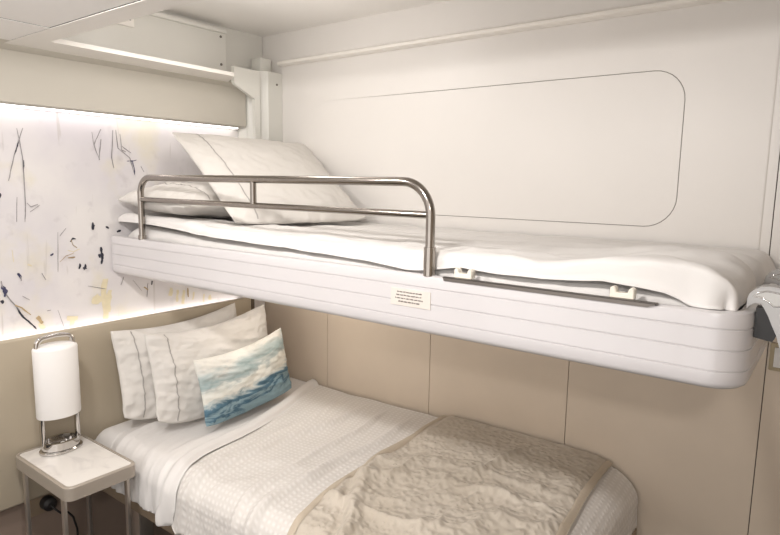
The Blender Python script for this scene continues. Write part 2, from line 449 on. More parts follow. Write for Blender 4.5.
# upper panel: field with a rounded rectangular joint
X0, X1, Z0, Z1 = -.004, 1.893, 1.2005, 2.0877
IR = rrect(.30, 1.692, 1.366, 1.797, .085, 8)
oc = [bm.verts.new((x, 0, z)) for x, z in ((X0, Z0), (X1, Z0), (X1, Z1), (X0, Z1))]
ic = [bm.verts.new((x, 0, z)) for x, z in IR]
es = []
for L_ in (oc, ic):
    for i in range(len(L_)): es.append(bm.edges.new((L_[i], L_[(i + 1) % len(L_)])))
r = bmesh.ops.triangle_fill(bm, use_beauty=True, use_dissolve=False, edges=es, normal=(0, -1, 0))
for g in r['geom']:
    if isinstance(g, bmesh.types.BMFace): g.material_index = 0
ib = [bm.verts.new((x, .0035, z)) for x, z in IR]
for i in range(len(ic)):
    f = bm.faces.new((ic[i], ic[(i + 1) % len(ic)], ib[(i + 1) % len(ic)], ib[i])); f.material_index = 0
ip = []
IRc = IR + [IR[0]]
for (xa, za), (xb, zb) in zip(IRc, IRc[1:]):
    n = 12 if abs(xb - xa) > .5 else 1
    for k in range(n):
        x = xa + (xb - xa) * k / n; z = za + (zb - za) * k / n; g = .0002 + .0020 * sm(.33, .95, x)  # gap tapers leftward, imitating the joint line washed out by strong light
        nx = max(-1, min(1, (x - 1.0) / .692 * 1)); cx_ = min(max(x, .385), 1.607); cz_ = min(max(z, 1.451), 1.712)
        d = Vector((x - cx_, z - cz_)); d = d.normalized() if d.length > 1e-6 else Vector((0, 0)); ip.append((x - d.x * g, z - d.y * g))
prism(bm, ip, 0, .006, 'y', 0)
f = bm.faces.new([bm.verts.new((x, .0036, z)) for x, z in rrect(.29, 1.70, 1.36, 1.80, .085, 8)]); f.material_index = 3
prism(bm, [(1.893, 0), (1.8955, .0006), (1.8975, .0025), (1.9055, .003), (1.9055, .006), (1.893, .006)], Z0, Z1, 'z', 0)
box(bm, 1.9055, 1.919, -.001, .006, Z0, Z1, mi=0)
box(bm, 1.9215, 3.1, -.001, .006, Z0, Z1, mi=0)
struct(obj('wall_back', bm, [M['panel_white'], M['lower_panel'], M['joint_dark'], M['joint']]))
bm = bmesh.new(); prism(bm, [(0, 1.952), (-.026, 1.953), (-.032, 1.957), (-.032, 1.966), (-.026, 1.970), (0, 1.971)], .125, 1.893, 'x')
struct(auto(obj('trim_1', bm, M['ceiling_trim'])))
bm = bmesh.new()
WX0, WX1, WZ0, WZ1 = .35, 2.85, .35, 1.75
box(bm, -.1, WX0, -2.85, -2.75, 0, 2.13); box(bm, WX1, 3.2, -2.85, -2.75, 0, 2.13); box(bm, WX0, WX1, -2.85, -2.75, 0, WZ0); box(bm, WX0, WX1, -2.85, -2.75, WZ1, 2.13)
struct(obj('wall_front', bm, M['panel_white']))
bm = bmesh.new()
for a, b, c, d in ((WX0, WX0 + .05, WZ0, WZ1), (WX1 - .05, WX1, WZ0, WZ1), (WX0 + .05, WX1 - .05, WZ0, WZ0 + .05), (WX0 + .05, WX1 - .05, WZ1 - .05, WZ1), (1.575, 1.625, WZ0 + .05, WZ1 - .05)):
    box(bm, a, b, -2.83, -2.77, c, d)
struct(obj('added_window', bm, M['ceiling_trim']))  # unseen window, added to let soft frontal fill into the room
struct(bx('wall_right', 3.1, 3.2, -2.75, .1, 0, 2.13, M['lower_panel']))
# ceiling: lower panels, the edge strip round the well the bunk folds into, and the top of that well
CZ = 1.857
bm = bmesh.new()
box(bm, .145, .389, -2.75, -1.0515, CZ, CZ + .03, mi=0)
box(bm, .391, 3.1, -2.75, -1.0515, CZ + .0015, CZ + .03, mi=0)
box(bm, .0, 3.1, -2.75, -.99, CZ + .03, CZ + .05, mi=1)
box(bm, .153, 2.25, -1.0514, -1.0491, CZ + .0008, CZ + .0299, mi=1); box(bm, .3891, .3909, -2.74, -1.0516, CZ + .001, CZ + .0299, mi=1)
box(bm, 0, 3.1, -.99, .05, 2.0877, 2.13, mi=0)
box(bm, .0, 3.1, -1.05, -.982, CZ + .05, 2.0877, mi=0)
box(bm, 2.25, 3.1, -.98, -.002, CZ, 2.0877, mi=0)
struct(obj('ceiling', bm, [M['ceiling'], M['dark']]))
bm = bmesh.new()
prism(bm, [(.150, -1.049), (2.25, -1.049), (2.25, -.98), (.237, -.98), (.232, -.975), (.226, -.335), (.0995, -.264), (.0995, -1.049)], CZ - .001, CZ + .012, 'z')
struct(obj('trim_2', bm, M['ceiling_trim']))
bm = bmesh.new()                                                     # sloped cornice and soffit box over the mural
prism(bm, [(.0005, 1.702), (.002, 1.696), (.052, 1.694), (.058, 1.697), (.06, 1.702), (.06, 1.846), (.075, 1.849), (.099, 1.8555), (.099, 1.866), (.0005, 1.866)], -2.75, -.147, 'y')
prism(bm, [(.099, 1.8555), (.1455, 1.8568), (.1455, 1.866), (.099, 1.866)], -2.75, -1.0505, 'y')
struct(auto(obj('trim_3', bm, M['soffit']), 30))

# the painted mural panel with its ink strokes
bm = bmesh.new(); box(bm, -.0075, 0, -2.74, -.006, .45, 1.6955, mi=0)
for si, (pts, hw, ci) in enumerate(STROKES):
    P = [Vector((0, y, z)) for y, z in pts]
    if len(P) == 2 and ci in (1, 5): P.insert(1, (P[0] + P[1]) / 2 + Vector((0, hw * .25, 0)))
    fine = []
    for a, b in zip(P, P[1:]):
        for k in range(6): fine.append(a.lerp(b, k / 6))
    fine.append(P[-1]); n = len(fine); L_, R_ = [], []
    blot = hw > .004
    for i, p in enumerate(fine):
        t = (fine[min(i + 1, n - 1)] - fine[max(i - 1, 0)]).normalized(); s = Vector((0, -t.z, t.y))
        e = math.sin(PI * (i + .5) / n) ** .5
        w = hw * e * (.8 + .7 * nz(p.y * 130, p.z * 130, ci)) if ci in (1, 5) else hw * (.6 + .4 * e + .5 * nz(p.y * 60, p.z * 60, ci))
        j = s * (nz(p.y * 45, p.z * 45, 5 + ci) * hw * .9)
        d = Vector(((.0003 if ci == 4 else .0016) + .00002 * si, 0, 0))
        L_.append(bm.verts.new(p + s * w + j + d)); R_.append(bm.verts.new(p - s * w + j + d))
    for i in range(n - 1):
        f = bm.faces.new((L_[i], R_[i], R_[i + 1], L_[i + 1])); f.material_index = ci
        f.normal_update()
        if f.normal.x < 0: f.normal_flip()
mu = obj('mural', bm, [M['mural'], M['m_ink'], M['m_faint'], M['m_ochre'], M['m_yellow'], M['m_blue']])
tag(mu, 'pale abstract painted mural with dark ink marks on the wall above the headboard', 'mural')

def led(name, x0, x1, y0, y1, z0, z1, m, label):
    t = empty(name, ((x0 + x1) / 2, (y0 + y1) / 2, z0)); c = t.location
    up = z1 if m is M['led'] else z0
    g = obj('housing', box(bmesh.new(), x0 - c.x, x1 - c.x, y0 - c.y, y1 - c.y, 0 if m is M['led_low'] else .004, .004 if m is M['led_low'] else .006), M['lamp_white'], t)
    obj('diffuser', box(bmesh.new(), x0 - c.x + .002, x1 - c.x - .002, y0 - c.y + .002, y1 - c.y - .002, .004 if m is M['led_low'] else 0, .008 if m is M['led_low'] else .004), m, t)
    tag(t, label, 'light strip'); return t
led('light_strip', .008, .036, -2.72, -.165, 1.688, 1.694, M['led'], 'glowing white light strip under the soffit above the mural')
led('light_strip', .006, .030, -2.72, -.16, .955, .965, M['led_low'], 'glowing white light strip along the back of the headboard top edge')

# headboard
t = empty('headboard', (.04, -1.4, .443)); tag(t, 'long padded taupe headboard along the wall under the mural', 'headboard')
o = bx('cushioned_panel', -.004, .02, -1.34, 1.4 + HB_Y1 - .006, -.002, .537, M['headboard'], t, .008, 3)
bx('end_cap', -.006, .018, 1.4 + HB_Y1 - .0055, 1.4 + HB_Y1 + .01, 0, .533, M['headboard_cap'], t)

# ------------------------------------------------------------------ plates in the ceiling well and the guide post
t = empty('cover_plate', (.001, -.58, 1.87)); tag(t, 'long screwed cover plate on the side of the ceiling well', 'panel')
bm = bmesh.new(); box(bm, 0, .04, -.40, .355, .012, .195, .003); box(bm, 0, .052, -.40, .352, .178, .196, .004); box(bm, 0, .052, -.40, .352, .010, .034, .004)
auto(obj('plate', bm, M['recess'], t))
for yy, zz in ((.33, .165), (.33, .06)):
    bm = bmesh.new(); tube(bm, [(.039, yy, zz), (.0425, yy, zz)], .005, 10); auto(obj('screw', bm, M['strip_metal'], t))
t = empty('access_hatch', (.041, -.650, 2.024)); tag(t, 'small square hatch with black latch high in the ceiling well', 'hatch')
bm = bmesh.new(); box(bm, 0, .008, -.034, .034, -.03, .036, .002); auto(obj('hatch_frame', bm, M['ceiling_trim'], t))
obj('latch', box(bmesh.new(), .008, .012, -.003, .020, -.010, .002), M['dark'], t)

t = empty('guide_post', (.001, -.001, 1.345)); tag(t, 'white metal guide post with bracket in the corner above the bunk', 'post')
bm = bmesh.new(); prism(bm, [(0, 0), (0, -.139), (.055, -.139), (.062, -.136), (.114, -.082), (.119, -.076), (.119, 0)], 0, .578, 'z')
auto(obj('column', bm, M['post'], t), 12)
bm = bmesh.new(); box(bm, .028, .088, -.09, -.03, .578, .635, .006); auto(obj('top_stub', bm, M['post'], t))
bm = bmesh.new(); prism(bm, [(-.268, .566), (-.14, .566), (-.139, .18), (-.165, .18), (-.165, .455), (-.262, .500), (-.268, .508)], .124, .140, 'x')
auto(obj('bracket', bm, M['post'], t))
for px_, py_, pz_ in ((.1195, -.03, .53), (.1195, -.055, .27)):
    bm = bmesh.new(); tube(bm, [(px_ - .001, py_, pz_), (px_ + .002, py_, pz_)], .0045, 10); auto(obj('screw', bm, M['strip_metal'], t))

# ------------------------------------------------------------------ the fold-down bunk
ROOT = (0, 0, 1.145)
bunk = empty('bunk_bed', ROOT)
tag(bunk, 'white plastic fold-down bunk tray with grooved front hung on the long wall', 'bunk')
YF = -.712; XR = 1.962; RC = .062
path = [(.006 + (XR - RC - .006) * i / 12, YF, 0) for i in range(13)] + arc((XR - RC, YF + RC, 0), RC, -PI / 2, 0, 10, 'xy')[1:] + [(XR, YF + RC + .2, 0), (XR, -.15, 0), (XR, -.004, 0)]
H = .1325
prof = [(-.024, 0), (-.024, H - .008), (-.021, H - .001), (-.017, H), (-.008, H), (-.002, H - .003), (0, H - .009)]
for gz in (.104, .068, .032):
    prof += [(0, gz + .0016), (-.0022, gz + .0006), (-.0022, gz - .0006), (0, gz - .0016)]
prof += [(0, .012), (-.003, .005), (-.010, 0)]
bm = bmesh.new(); sweep(bm, path, prof)
auto(obj('front_rail', bm, M['tray'], bunk), 40)
bm = bmesh.new(); prism(bm, [(.006, YF + .023), (XR - RC, YF + .023), (XR - .023 - .02, YF + RC - .01), (XR - .023, YF + RC + .01), (XR - .023, -.004), (.006, -.004)], .002, .016, 'z')
obj('deck', bm, M['tray'], bunk)
bx('end_panel', .0035, .018, YF + .004, -.145, .004, .131, M['tray'], bunk, .002)
# metal strip with its two clips
bm = bmesh.new(); prism(bm, [(1.386, .1338), (1.389, .1262), (1.806, .1262), (1.822, .1338)], YF - .0025, YF + .0, 'y')
prism(bm, [(1.386, YF - .0025), (1.822, YF - .0025), (1.822, YF + .008), (1.386, YF + .008)], .1328, .1346, 'z')
st = obj('guide_strip', bm, M['strip_metal'], bunk); st['label'] = 'dark metal strip let into the rail edge'
for cx in (1.432, 1.760):
    bm = bmesh.new()
    prism(bm, [(cx - .021, .1347), (cx + .021, .1347), (cx + .021, .1531), (cx + .016, .1561), (cx + .012, .1531), (cx + .010, .1451), (cx - .010, .1451), (cx - .012, .1531), (cx - .016, .1561), (cx - .021, .1531)], YF + .003, YF + .021, 'y')
    bmesh.ops.bevel(bm, geom=bm.edges[:], offset=.0015, segments=1, affect='EDGES')
    o = auto(obj('clip', bm, M['clip'], bunk)); o['label'] = 'beige plastic clip standing on the rail strip'
# notice label
o = bx('notice', 1.247, 1.356, YF - .0016, YF, .0565, .0955, M['notice'], bunk); o['label'] = 'small cream notice with four printed lines'
bm = bmesh.new(); rnd = random.Random(3)
for k, (a, b) in enumerate(((.018, .086), (.016, .087), (.013, .089), (.022, .080))):
    x = 1.247 + a; z = .0565 + .0315 - k * .0074
    while x < 1.247 + b - .002:
        w = min(rnd.uniform(.003, .011), 1.247 + b - x); h = .0011 if k < 3 else .0014
        n = max(1, int(w / .0016))
        for q in range(n):
            xx = x + q * w / n; up = rnd.choice((0, 0, .0007)); dn = rnd.choice((0, 0, 0, .0005))
            box(bm, xx, xx + w / n * .72, YF - .0019, YF - .0016, z - h - dn, z + h + up)
        x += w + .0016
pr = obj('printed_lines', bm, M['ink_print']); pr.parent = [c for c in bunk.children if c.name.startswith('notice')][0]
pr.location = (0, 0, 0)
# guard rail (a part of the bunk)
YG = YF + .012; gx0, gx1 = .187, 1.342; zt_ = 1.4815 - 1.145; zb_ = H
bm = bmesh.new()
ra, rb = .055, .075
pth = [(gx0, YG, zb_ - .004), (gx0, YG, .2)] + arc((gx0 + ra, YG, zt_ - ra), ra, PI, PI / 2, 10) + [(gx0 + (gx1 - gx0) * k / 6, YG, zt_) for k in range(1, 6)] + arc((gx1 - rb, YG, zt_ - rb), rb, PI / 2, 0, 10) + [(gx1, YG, .2), (gx1, YG, zb_ - .004)]
tube(bm, pth, .0105, 16, up=(0, 1, 0))
gr = auto(obj('guard_rail', bm, M['steel'], bunk), 60); gr['label'] = 'brushed steel guard rail with rounded corners'
bm = bmesh.new(); tube(bm, [(gx0, YG, .2645), (.75, YG, .2645), (gx1, YG, .2645)], .0085, 14); auto(obj('middle_bar', bm, M['steel'], gr), 60)
bm = bmesh.new(); tube(bm, [(.755, YG, .2645), (.755, YG, zt_)], .0088, 14, up=(0, 1, 0)); auto(obj('upright', bm, M['steel'], gr), 60)
for gx, hh in ((gx1, .062), (gx0, .012)):
    bm = bmesh.new(); tube(bm, [(gx, YG, zb_ - .002), (gx, YG, zb_ + hh)], .0135, 14, up=(0, 1, 0)); auto(obj('sleeve', bm, M['steel'], gr), 60)

# ------------------------------------------------------------------ bedding on the bunk
def arcp(s, L, r):
    if s < L: return s, 0.
    if s < L + r * PI / 2:
        a = (s - L) / r; return L + r * math.sin(a), r * (1 - math.cos(a))
    return L + r, r + s - L - r * PI / 2

def umat(s, t):                                                      # mattress in its white sheet
    S = .025 + s * 1.97; D = t * .83
    X, dx = arcp(S, 1.855, .03); Y, dy = arcp(D, .625, .035)
    top = 1.297 + .014 * sm(.6, .10, X)
    w = .010 * ridged(X * 7, dy * 14, 3) * sm(.60, .66, D) + .004 * fbm(X * 14, D * 14)
    dl = .03 * max(0, 1 - s * 24) ** 2
    z = top + (.5 * w if dy < .03 else 0) - max(dx, dy) - dl
    return Vector((X, -.012 - Y - w * (1 if dy > .01 else 0) * .9, max(z, 1.1635)))
um = obj('mattress', grid(190, 64, umat), M['sheet'], smooth=True)
tag(um, 'thin mattress in a white sheet lying in the bunk tray', 'mattress')

HZ = [(0, 1.334), (.2, 1.327), (.5, 1.311), (.9, 1.299), (1.15, 1.290), (1.27, 1.281), (1.34, 1.286), (1.42, 1.298), (1.6, 1.294), (1.72, 1.299), (1.83, 1.294), (1.85, 1.288), (1.868, 1.278), (2.1, 1.278)]
def lerp_t(T, x):
    for (a, p), (b, q) in zip(T, T[1:]):
        if x <= b: return p + (q - p) * max(0, x - a) / (b - a)
    return T[-1][1]
def uduv(s, t):                                                      # white duvet
    S = -.050 + s * 2.085
    x0 = .060
    if S < x0:                                                        # left end rolls down
        a = min(1, (x0 - S) / .11); X = x0 - .050 * math.sin(a * PI / 2); dx = .026 * (1 - math.cos(a * PI / 2))
    else:
        X, dx = arcp(S, 1.882, .055)
    L = .652; r = .024
    Yt = min(t * .68, L)
    top = 1.321 + .026 * sm(.75, .10, X) * sm(.25, .6, Yt) + .004 * sm(.3, .6, Yt)
    D0 = L + r * PI / 2; drop = top - lerp_t(HZ, X) - .004 * nz(X * 9, 2); De = D0 + max(drop - r, .001); D = t * De
    Y, dy = arcp(D, L, r)
    puff = .008 * fbm(X * 2.2, Y * 3.0, 1) + .024 * bumpg(X, 1.82, .13) * sm(.2, .55, Y) + .006 * bumpg(Y, .35, .25)
    fold = .0095 * math.sin(30 * (Y - .12 * X + .06 * fbm(X * 3, Y * 3, 8))) * sm(1.25, 1.75, X) * sm(.1, .4, Y)
    fold += .014 * (ridged(X * 2.2, Y * 8, 4) - .3) * sm(.30, .6, Y) + .008 * (ridged(X * 5 + Y * 6, Y * 9, 5) - .3) + .003 * fbm(X * 14, Y * 14, 6)
    z = top + (puff + fold) * (1 - sm(.010, .034, dy)) - (dx ** 2.5 + dy ** 2.5) ** .4
    if dx + dy < .004: z = max(z, 1.3145 + .008 * sm(.7, .15, X))
    z = max(z, 1.2782)
    yy = -.014 - Y - (.010 * sm(1.75, 1.9, X) * sm(.3, .65, Y)) - (.006 * ridged(X * 9, z * 12, 3) - .002) * sm(.60, .66, D)
    ins = .022 * min(1, dx / .05) * min(1, dy / .024)
    yy += ins; X -= ins
    xx = X + .006 * bumpg(z, 1.32, .02) * sm(1.86, 1.90, X) + .005 * ridged(Y * 8, z * 9) * sm(.02, .05, dx) * (X > 1)
    return Vector((max(.006, min(xx, 1.950)), max(yy, -.688 - .010 * sm(1.86, 1.9, X)), z))
ud = obj('duvet', grid(230, 100, uduv, thick=.004), M['sheet'], smooth=True)
tag(ud, 'white duvet spread over the upper bunk behind the steel rail', 'duvet')

# ------------------------------------------------------------------ pillows
def pillow_f(w, h, t, seed, wr=1., bend=0., sag=0., belly=0.):
    def f(u, v, side):
        x = w / 2 * u * (1 - .045 * (1 - v * v) * abs(u) ** 3); y = h / 2 * v * (1 - (.05 if v > 0 else 0) * (1 - u * u) * abs(v) ** 3)
        y -= sag * (1 - u * u) * (v + 1) / 2 + belly * (1 - abs(u) ** 3) * max(0, -v) ** 2
        cr = max(0, abs(u) + abs(v) - 1.80) / .2                       # corners soften
        x -= w * .012 * cr * u; y -= h * .012 * cr * v
        pl = max(0, (1 - abs(u) ** 3.2)) ** .62 * max(0, (1 - abs(v) ** 2.8)) ** .6
        ed = 1 - pl
        k = pl * (1 + .20 * fbm(u * 1.5 + seed, v * 1.5, side)) * t / 2
        an = math.atan2(v * .8, u)
        k += wr * .011 * min(1, pl * 3) * (ridged(u * 1.3 + seed, v * 3.6 + u * 1.5, 3 + side) - .45)
        k += wr * .008 * min(1, pl * 4) * sm(.25, .8, ed) * nz(an * 9 + seed, math.hypot(u, v) * 2, side)
        k += wr * .003 * min(1, pl * 4) * nz((u + v) * 9 + seed, (u - v) * 9, side)
        if side < 0: k *= .6
        edge = pl < .02
        return Vector((x, y, side * max(k, .0012 if edge else .004) + bend * (u * u - .3) + wr * .004 * nz(u * 3 + seed, v * 3, 9)))
    return f

def pillow(name, w, h, t, M4, m, seed, stripes=(), wr=1., bend=0., sag=0., belly=0., tr=(0, 0), label='', group=None, cat='pillow', nu=72, nv=54):
    f0 = pillow_f(w, h, t, seed, wr, bend, sag, belly)
    def f(u, v, sd):
        k = (1 + u) * (1 + v) / 4; return f0(u, v, sd) + Vector((tr[0] * k, tr[1] * k, 0))
    bm = bmesh.new(); uvl = bm.loops.layers.uv.new('UVMap'); V = {}
    def cs(i, n):
        a = -1 + 2 * i / n; return math.sin(a * PI / 2) * .45 + a * .55
    for sd in (1, -1):
        for i in range(nu + 1):
            for j in range(nv + 1):
                rim = i in (0, nu) or j in (0, nv)
                if rim and sd == -1: V[(sd, i, j)] = V[(1, i, j)]; continue
                p = f(cs(i, nu), cs(j, nv), sd)
                if rim: p.z -= .0012
                V[(sd, i, j)] = bm.verts.new(p)
    for sd in (1, -1):
        for i in range(nu):
            for j in range(nv):
                ix = ((i, j), (i + 1, j), (i + 1, j + 1), (i, j + 1))
                if sd < 0: ix = ix[::-1]
                fc = bm.faces.new([V[(sd, a, b)] for a, b in ix])
                for l, (a, b) in zip(fc.loops, ix): l[uvl].uv = ((cs(a, nu) + 1) / 2, (cs(b, nv) + 1) / 2)
    V = {k: q_.co.copy() for k, q_ in V.items()}
    o = obj(name, bm, m, smooth=True); o.matrix_world = M4
    tag(o, label, cat, group)
    for us in stripes:
        i0 = max(i for i in range(nu) if cs(i, nu) <= us); gap = (cs(i0 + 1, nu) - cs(i0, nu)) * w / 2; fr = .0044 / gap
        sb = bmesh.new(); row = []
        for j in range(2, nv - 1):
            A, B = V[(1, i0, j)].copy(), V[(1, i0 + 1, j)].copy()
            for k in (.3, .3 + fr):
                row.append(sb.verts.new(A.lerp(B, k) + Vector((0, 0, .0012))))
        for j in range(0, len(row) - 2, 2): sb.faces.new((row[j], row[j + 1], row[j + 3], row[j + 2]))
        sb.normal_update()
        st = obj('piping', sb, M['piping'], o, smooth=True)
        st['label'] = 'thin grey stripe near the pillow opening'
    return o

def place(bl, br, tl, flip=False):
    """matrix whose x runs bl->br, y runs towards tl, z = face normal; origin at the middle"""
    bl, br, tl = Vector(bl), Vector(br), Vector(tl)
    x = (br - bl).normalized(); y = (tl - bl); y = (y - x * y.dot(x)).normalized(); n = x.cross(y)
    c = bl + (br - bl) / 2 + y * ((tl - bl).dot(y) / 2)
    return Matrix(((x.x, y.x, n.x, c.x), (x.y, y.y, n.y, c.y), (x.z, y.z, n.z, c.z), (0, 0, 0, 1))), (br - bl).length, (tl - bl).dot(y)

Mx, w_, h_ = place((.425, -.700, 1.392), (.425, -.165, 1.386), (.022, -.690, 1.404))
pillow('pillow', w_, h_, .145, Mx, M['pillowcase'], 3.1, (-.62,), 1.2, label='white pillow lying flat at the left end of the bunk under the leaning one')
Mx, w_, h_ = place((.575, -.625, 1.345), (.682, -.105, 1.344), (.104, -.498, 1.648))
pillow('pillow', w_, h_, .090, Mx, M['pillowcase'], 8.4, (-.70,), .8, belly=.006, tr=(.035, -.028), label='white striped pillow leaning upright in the corner of the bunk')

# ------------------------------------------------------------------ lower bed
bed = empty('bed', (.07, -.42, 0)); tag(bed, 'low single bed frame with tan rail under the bunk', 'bed')
bo = Vector((.07, -.42, 0))
def bb(name, x0, x1, y0, y1, z0, z1, m, bev=.004): return bx(name, x0 - bo.x, x1 - bo.x, y0 - bo.y, y1 - bo.y, z0, z1, m, bed, bev)
bb('side_rail', .07, 1.66, -.860, -.840, .424, .466, M['frame_tan'])
bb('side_rail', .07, 1.66, -.036, -.014, .424, .466, M['frame_tan'])
bb('end_rail', 1.64, 1.66, -.839, -.037, .424, .466, M['frame_tan'])
bb('end_rail', .07, .09, -.839, -.037, .424, .466, M['frame_tan'])
bb('slat_base', .091, 1.639, -.839, -.037, .430, .462, M['dark'], 0)
for lx in (.262, 1.56):
    for ly in (-.83, -.07): bb('leg', lx, lx + .055, ly, ly + .05, 0.0005, .424, M['leg_metal'], .003)

def base(x, y):                                                      # shared softness of the whole bed
    return .006 * fbm(x * 2.5, y * 2.5, 2) + .018 * sm(.35, .05, x) * sm(.35, .7, y)
def ztop(x): return .604 + .016 * sm(.3, 1.4, x)
YE, RE = .782, .058                                                  # flat depth of the top and its edge radius
def cloth(x, d, lift, L=1.557, R=.085):
    X, dx = arcp(x, L, R + lift * .5); Y, dy = arcp(d, YE, RE + lift * .5)
    dr = max(dx, dy) if min(dx, dy) == 0 else (dx ** 2.5 + dy ** 2.5) ** .4
    hang = sm(.08, .15, dy)
    z = ztop(X) + lift * (1 - hang) + base(X, min(d, YE)) * (1 - hang) - dr
    y = -.010 - Y - lift * .5 * sm(0, .07, dy)
    return Vector((X + lift * .5 * sm(0, .07, dx), y, z)), dx, dy

def lmat(s, t):
    x = .068 + s * 1.60; d = t * .985
    p, dx, dy = cloth(x, d, 0., 1.54, .07)
    w = .012 * ridged(p.x * 9 + d * 4, d * 3, 3) * sm(.04, .2, dy)
    p.y -= w; p.z += .003 * fbm(x * 12, d * 12, 4) * (dy < .02)
    p.x = max(p.x - .0 , .066)
    if s < .025:                                                        # round the head end
        a = 1 - s / .025; p.z -= .03 * (1 - math.sqrt(max(0, 1 - a * a))) * (dy < .03); p.y += .02 * (1 - math.sqrt(max(0, 1 - a * a))) * sm(.02, .07, dy)
    p.z = max(p.z, .4675); return p
lm = obj('mattress', grid(130, 90, lmat), M['sheet'], smooth=True)
tag(lm, 'mattress in a smooth white fitted sheet on the lower bed', 'mattress')

HEM = [(0, 0.34), (0.1, 0.375), (0.25, 0.44), (0.4, 0.492), (0.55, 0.52), (0.7, 0.535), (0.78, 0.56), (0.86, 0.6), (0.93, 0.59), (1.0, 0.57), (1.2, 0.545)]
def hemx(d):
    for (a, p), (b, q) in zip(HEM, HEM[1:]):
        if d <= b: return p + (q - p) * (d - a) / (b - a)
    return HEM[-1][1]
def hemx_s(d): return sum(hemx(min(1.2, max(0, d + k * .03))) for k in (-2, -1, 0, 1, 2)) / 5

def tsheet(s, t):                                                    # folded-back top sheet
    d = .004 + t * .975; h = hemx_s(d); a = .16 + .05 * sm(.7, .95, d) + .012 * nz(d * 6, 1)
    a = min(a, h - .05); x = a + s * (h - a); q = h - x
    lift = .006 + .006 * sm(0, .1, s) + .007 * bumpg(q, .035, .018) + .006 * bumpg(q, .10, .02) * sm(.1, .6, d)
    lift += .010 * ridged(q * 9 + 3, d * 1.6, 2) * sm(.1, .7, d)
    lift += .015 * sm(.075, .035, q) - .014 * sm(.016, .0, q)
    p, dx, dy = cloth(x, d, lift)
    hg = sm(.05, .15, dy) * (1 - .75 * sm(.10, .19, dy))
    p.y -= hg * (.010 + .022 * (ridged(x * 11 - d * 3, d * 1.2, 9) - .3) + .012 * bumpg(q, .04, .03))
    p.z = max(p.z, .470); return p
o = obj('top_sheet', grid(70, 110, tsheet, thick=.002), M['sheet'], smooth=True)
tag(o, 'smooth white top sheet folded back over the bed below the pillows', 'sheet')

QX0, QX1 = .967, 1.575
def cover(s, t):                                                     # waffle coverlet
    d = .003 + t * (.985); h = hemx_s(d)
    h -= .035; x = h + s * (1.575 + .16 + .12 - h)
    lift = .014 + .010 * fbm(x * 5, d * 3, 5)
    for c, sl, am, w in ((.66, -.06, .010, .014), (.80, .10, .006, .012), (.90, .02, .009, .018), (.58, .05, .005, .012)):
        lift += 2.6 * am * bumpg(x - sl * (d - .4) + .02 * nz(d * 5, c), c, w) * sm(.02, .2, d) * (.6 + .6 * nz(d * 3, c * 9))
    lift += .022 * (ridged(x * 5 + d, d * 1.5, 7) - .4) * sm(.1, .7, d)
    lift = min(lift, .012 + .4 * max(0, x - h - .03))
    lift = max(lift, .011)
    lift = lift + (min(lift, .014) - lift) * sm(QX0 - .05, QX0 + .03, x)
    p, dx, dy = cloth(x, d, lift)
    hg = sm(.05, .16, dy); p.y -= hg * (.012 + .008 * (ridged(x * 6, d * 1.2, 2) - .4))
    hx = sm(.05, .15, dx); p.x += hx * .006 * ridged(d * 9, dx * 3, 2)
    p.z = max(p.z, .469); return p
o = obj('coverlet', grid(190, 130, cover, lambda s, t: (s * 1.35, t * .985), thick=.003), M['waffle'], smooth=True)
tag(o, 'white waffle-weave coverlet over the foot half of the lower bed', 'coverlet')

QX0, QX1 = .967, 1.575
def qlift(x, d):
    e = min(x - QX0, QX1 - x); k = sm(.0, .05, e)
    l = .024 + .012 * k
    wx = .10 * fbm(x * 3, d * 3, 7); wd = .10 * fbm(x * 3, d * 3, 9)
    r1 = ridged((x + wx) * 2.4 + d * 1.2 + 5, (d + wd) * 5.2, 3, 2); r2 = ridged((x + wd) * 7 + d * 3, (d + wx) * 4.5 - x * 2, 6, 2)
    big = .040 * (r1 ** 1.5 - .22) + .022 * (r2 ** 1.5 - .2) + .006 * fbm(x * 26, d * 26, 1, 3)
    l += big * k * sm(.08, .4, d) + .003 * ridged(x * 14, d * 14, 4) * k
    l += .016 * bumpg(x + .28 * (d - .22), 1.30, .012) * bumpg(d, .22, .10)            # pinched fold near the wall
    l += .015 * bumpg(x + .10 * math.sin(d * 5), 1.06, .022) * sm(.18, .35, d)         # roll beside the hem
    l -= .010 * bumpg(x + .10 * math.sin(d * 5), 1.025, .012) * sm(.18, .35, d)
    return max(l, .024)
def quilt(s, t):
    d = .004 + t * 1.0
    x0 = QX0 + .015 * nz(d * 3, 4) + (.03 * sm(.1, .4, d) + .05 * sm(.6, .9, d)) + .03 * sm(.85, 1., d); x1 = QX1 + .03 * sm(.1, .6, d) + .008 * nz(d * 5, 8)
    x = QX0 + s * (QX1 - QX0); l = qlift(x, d); xx = x0 + s * (x1 - x0)
    p, dx, dy = cloth(xx, d, l)
    hg = sm(.05, .16, dy); p.y -= hg * (.026 + .022 * (ridged(xx * 7, d * 3, 2) - .4))
    p.z += .0; return p
q = obj('quilt', grid(170, 200, quilt, lambda s, t: (s * .6, t * 1.0), thick=.008), M['quilt'], smooth=True)
tag(q, 'crumpled beige quilted throw across the foot of the lower bed', 'quilt')
for s0, s1 in ((-.004, .036), (.97, 1.004)):
    def band(s, t, s0=s0, s1=s1):
        k = s0 + s * (s1 - s0); p = quilt(min(1, max(0, k)), t); p.z += .0045 * math.sin(PI * min(1, max(0, s))) ** .5 + .001; p.y -= .002 * (p.y < -.8); p.x += (k - min(1, max(0, k))) * .6
        return p
    o = obj('binding', grid(8, 160, band, thick=.003), M['quilt_band'], q, smooth=True)

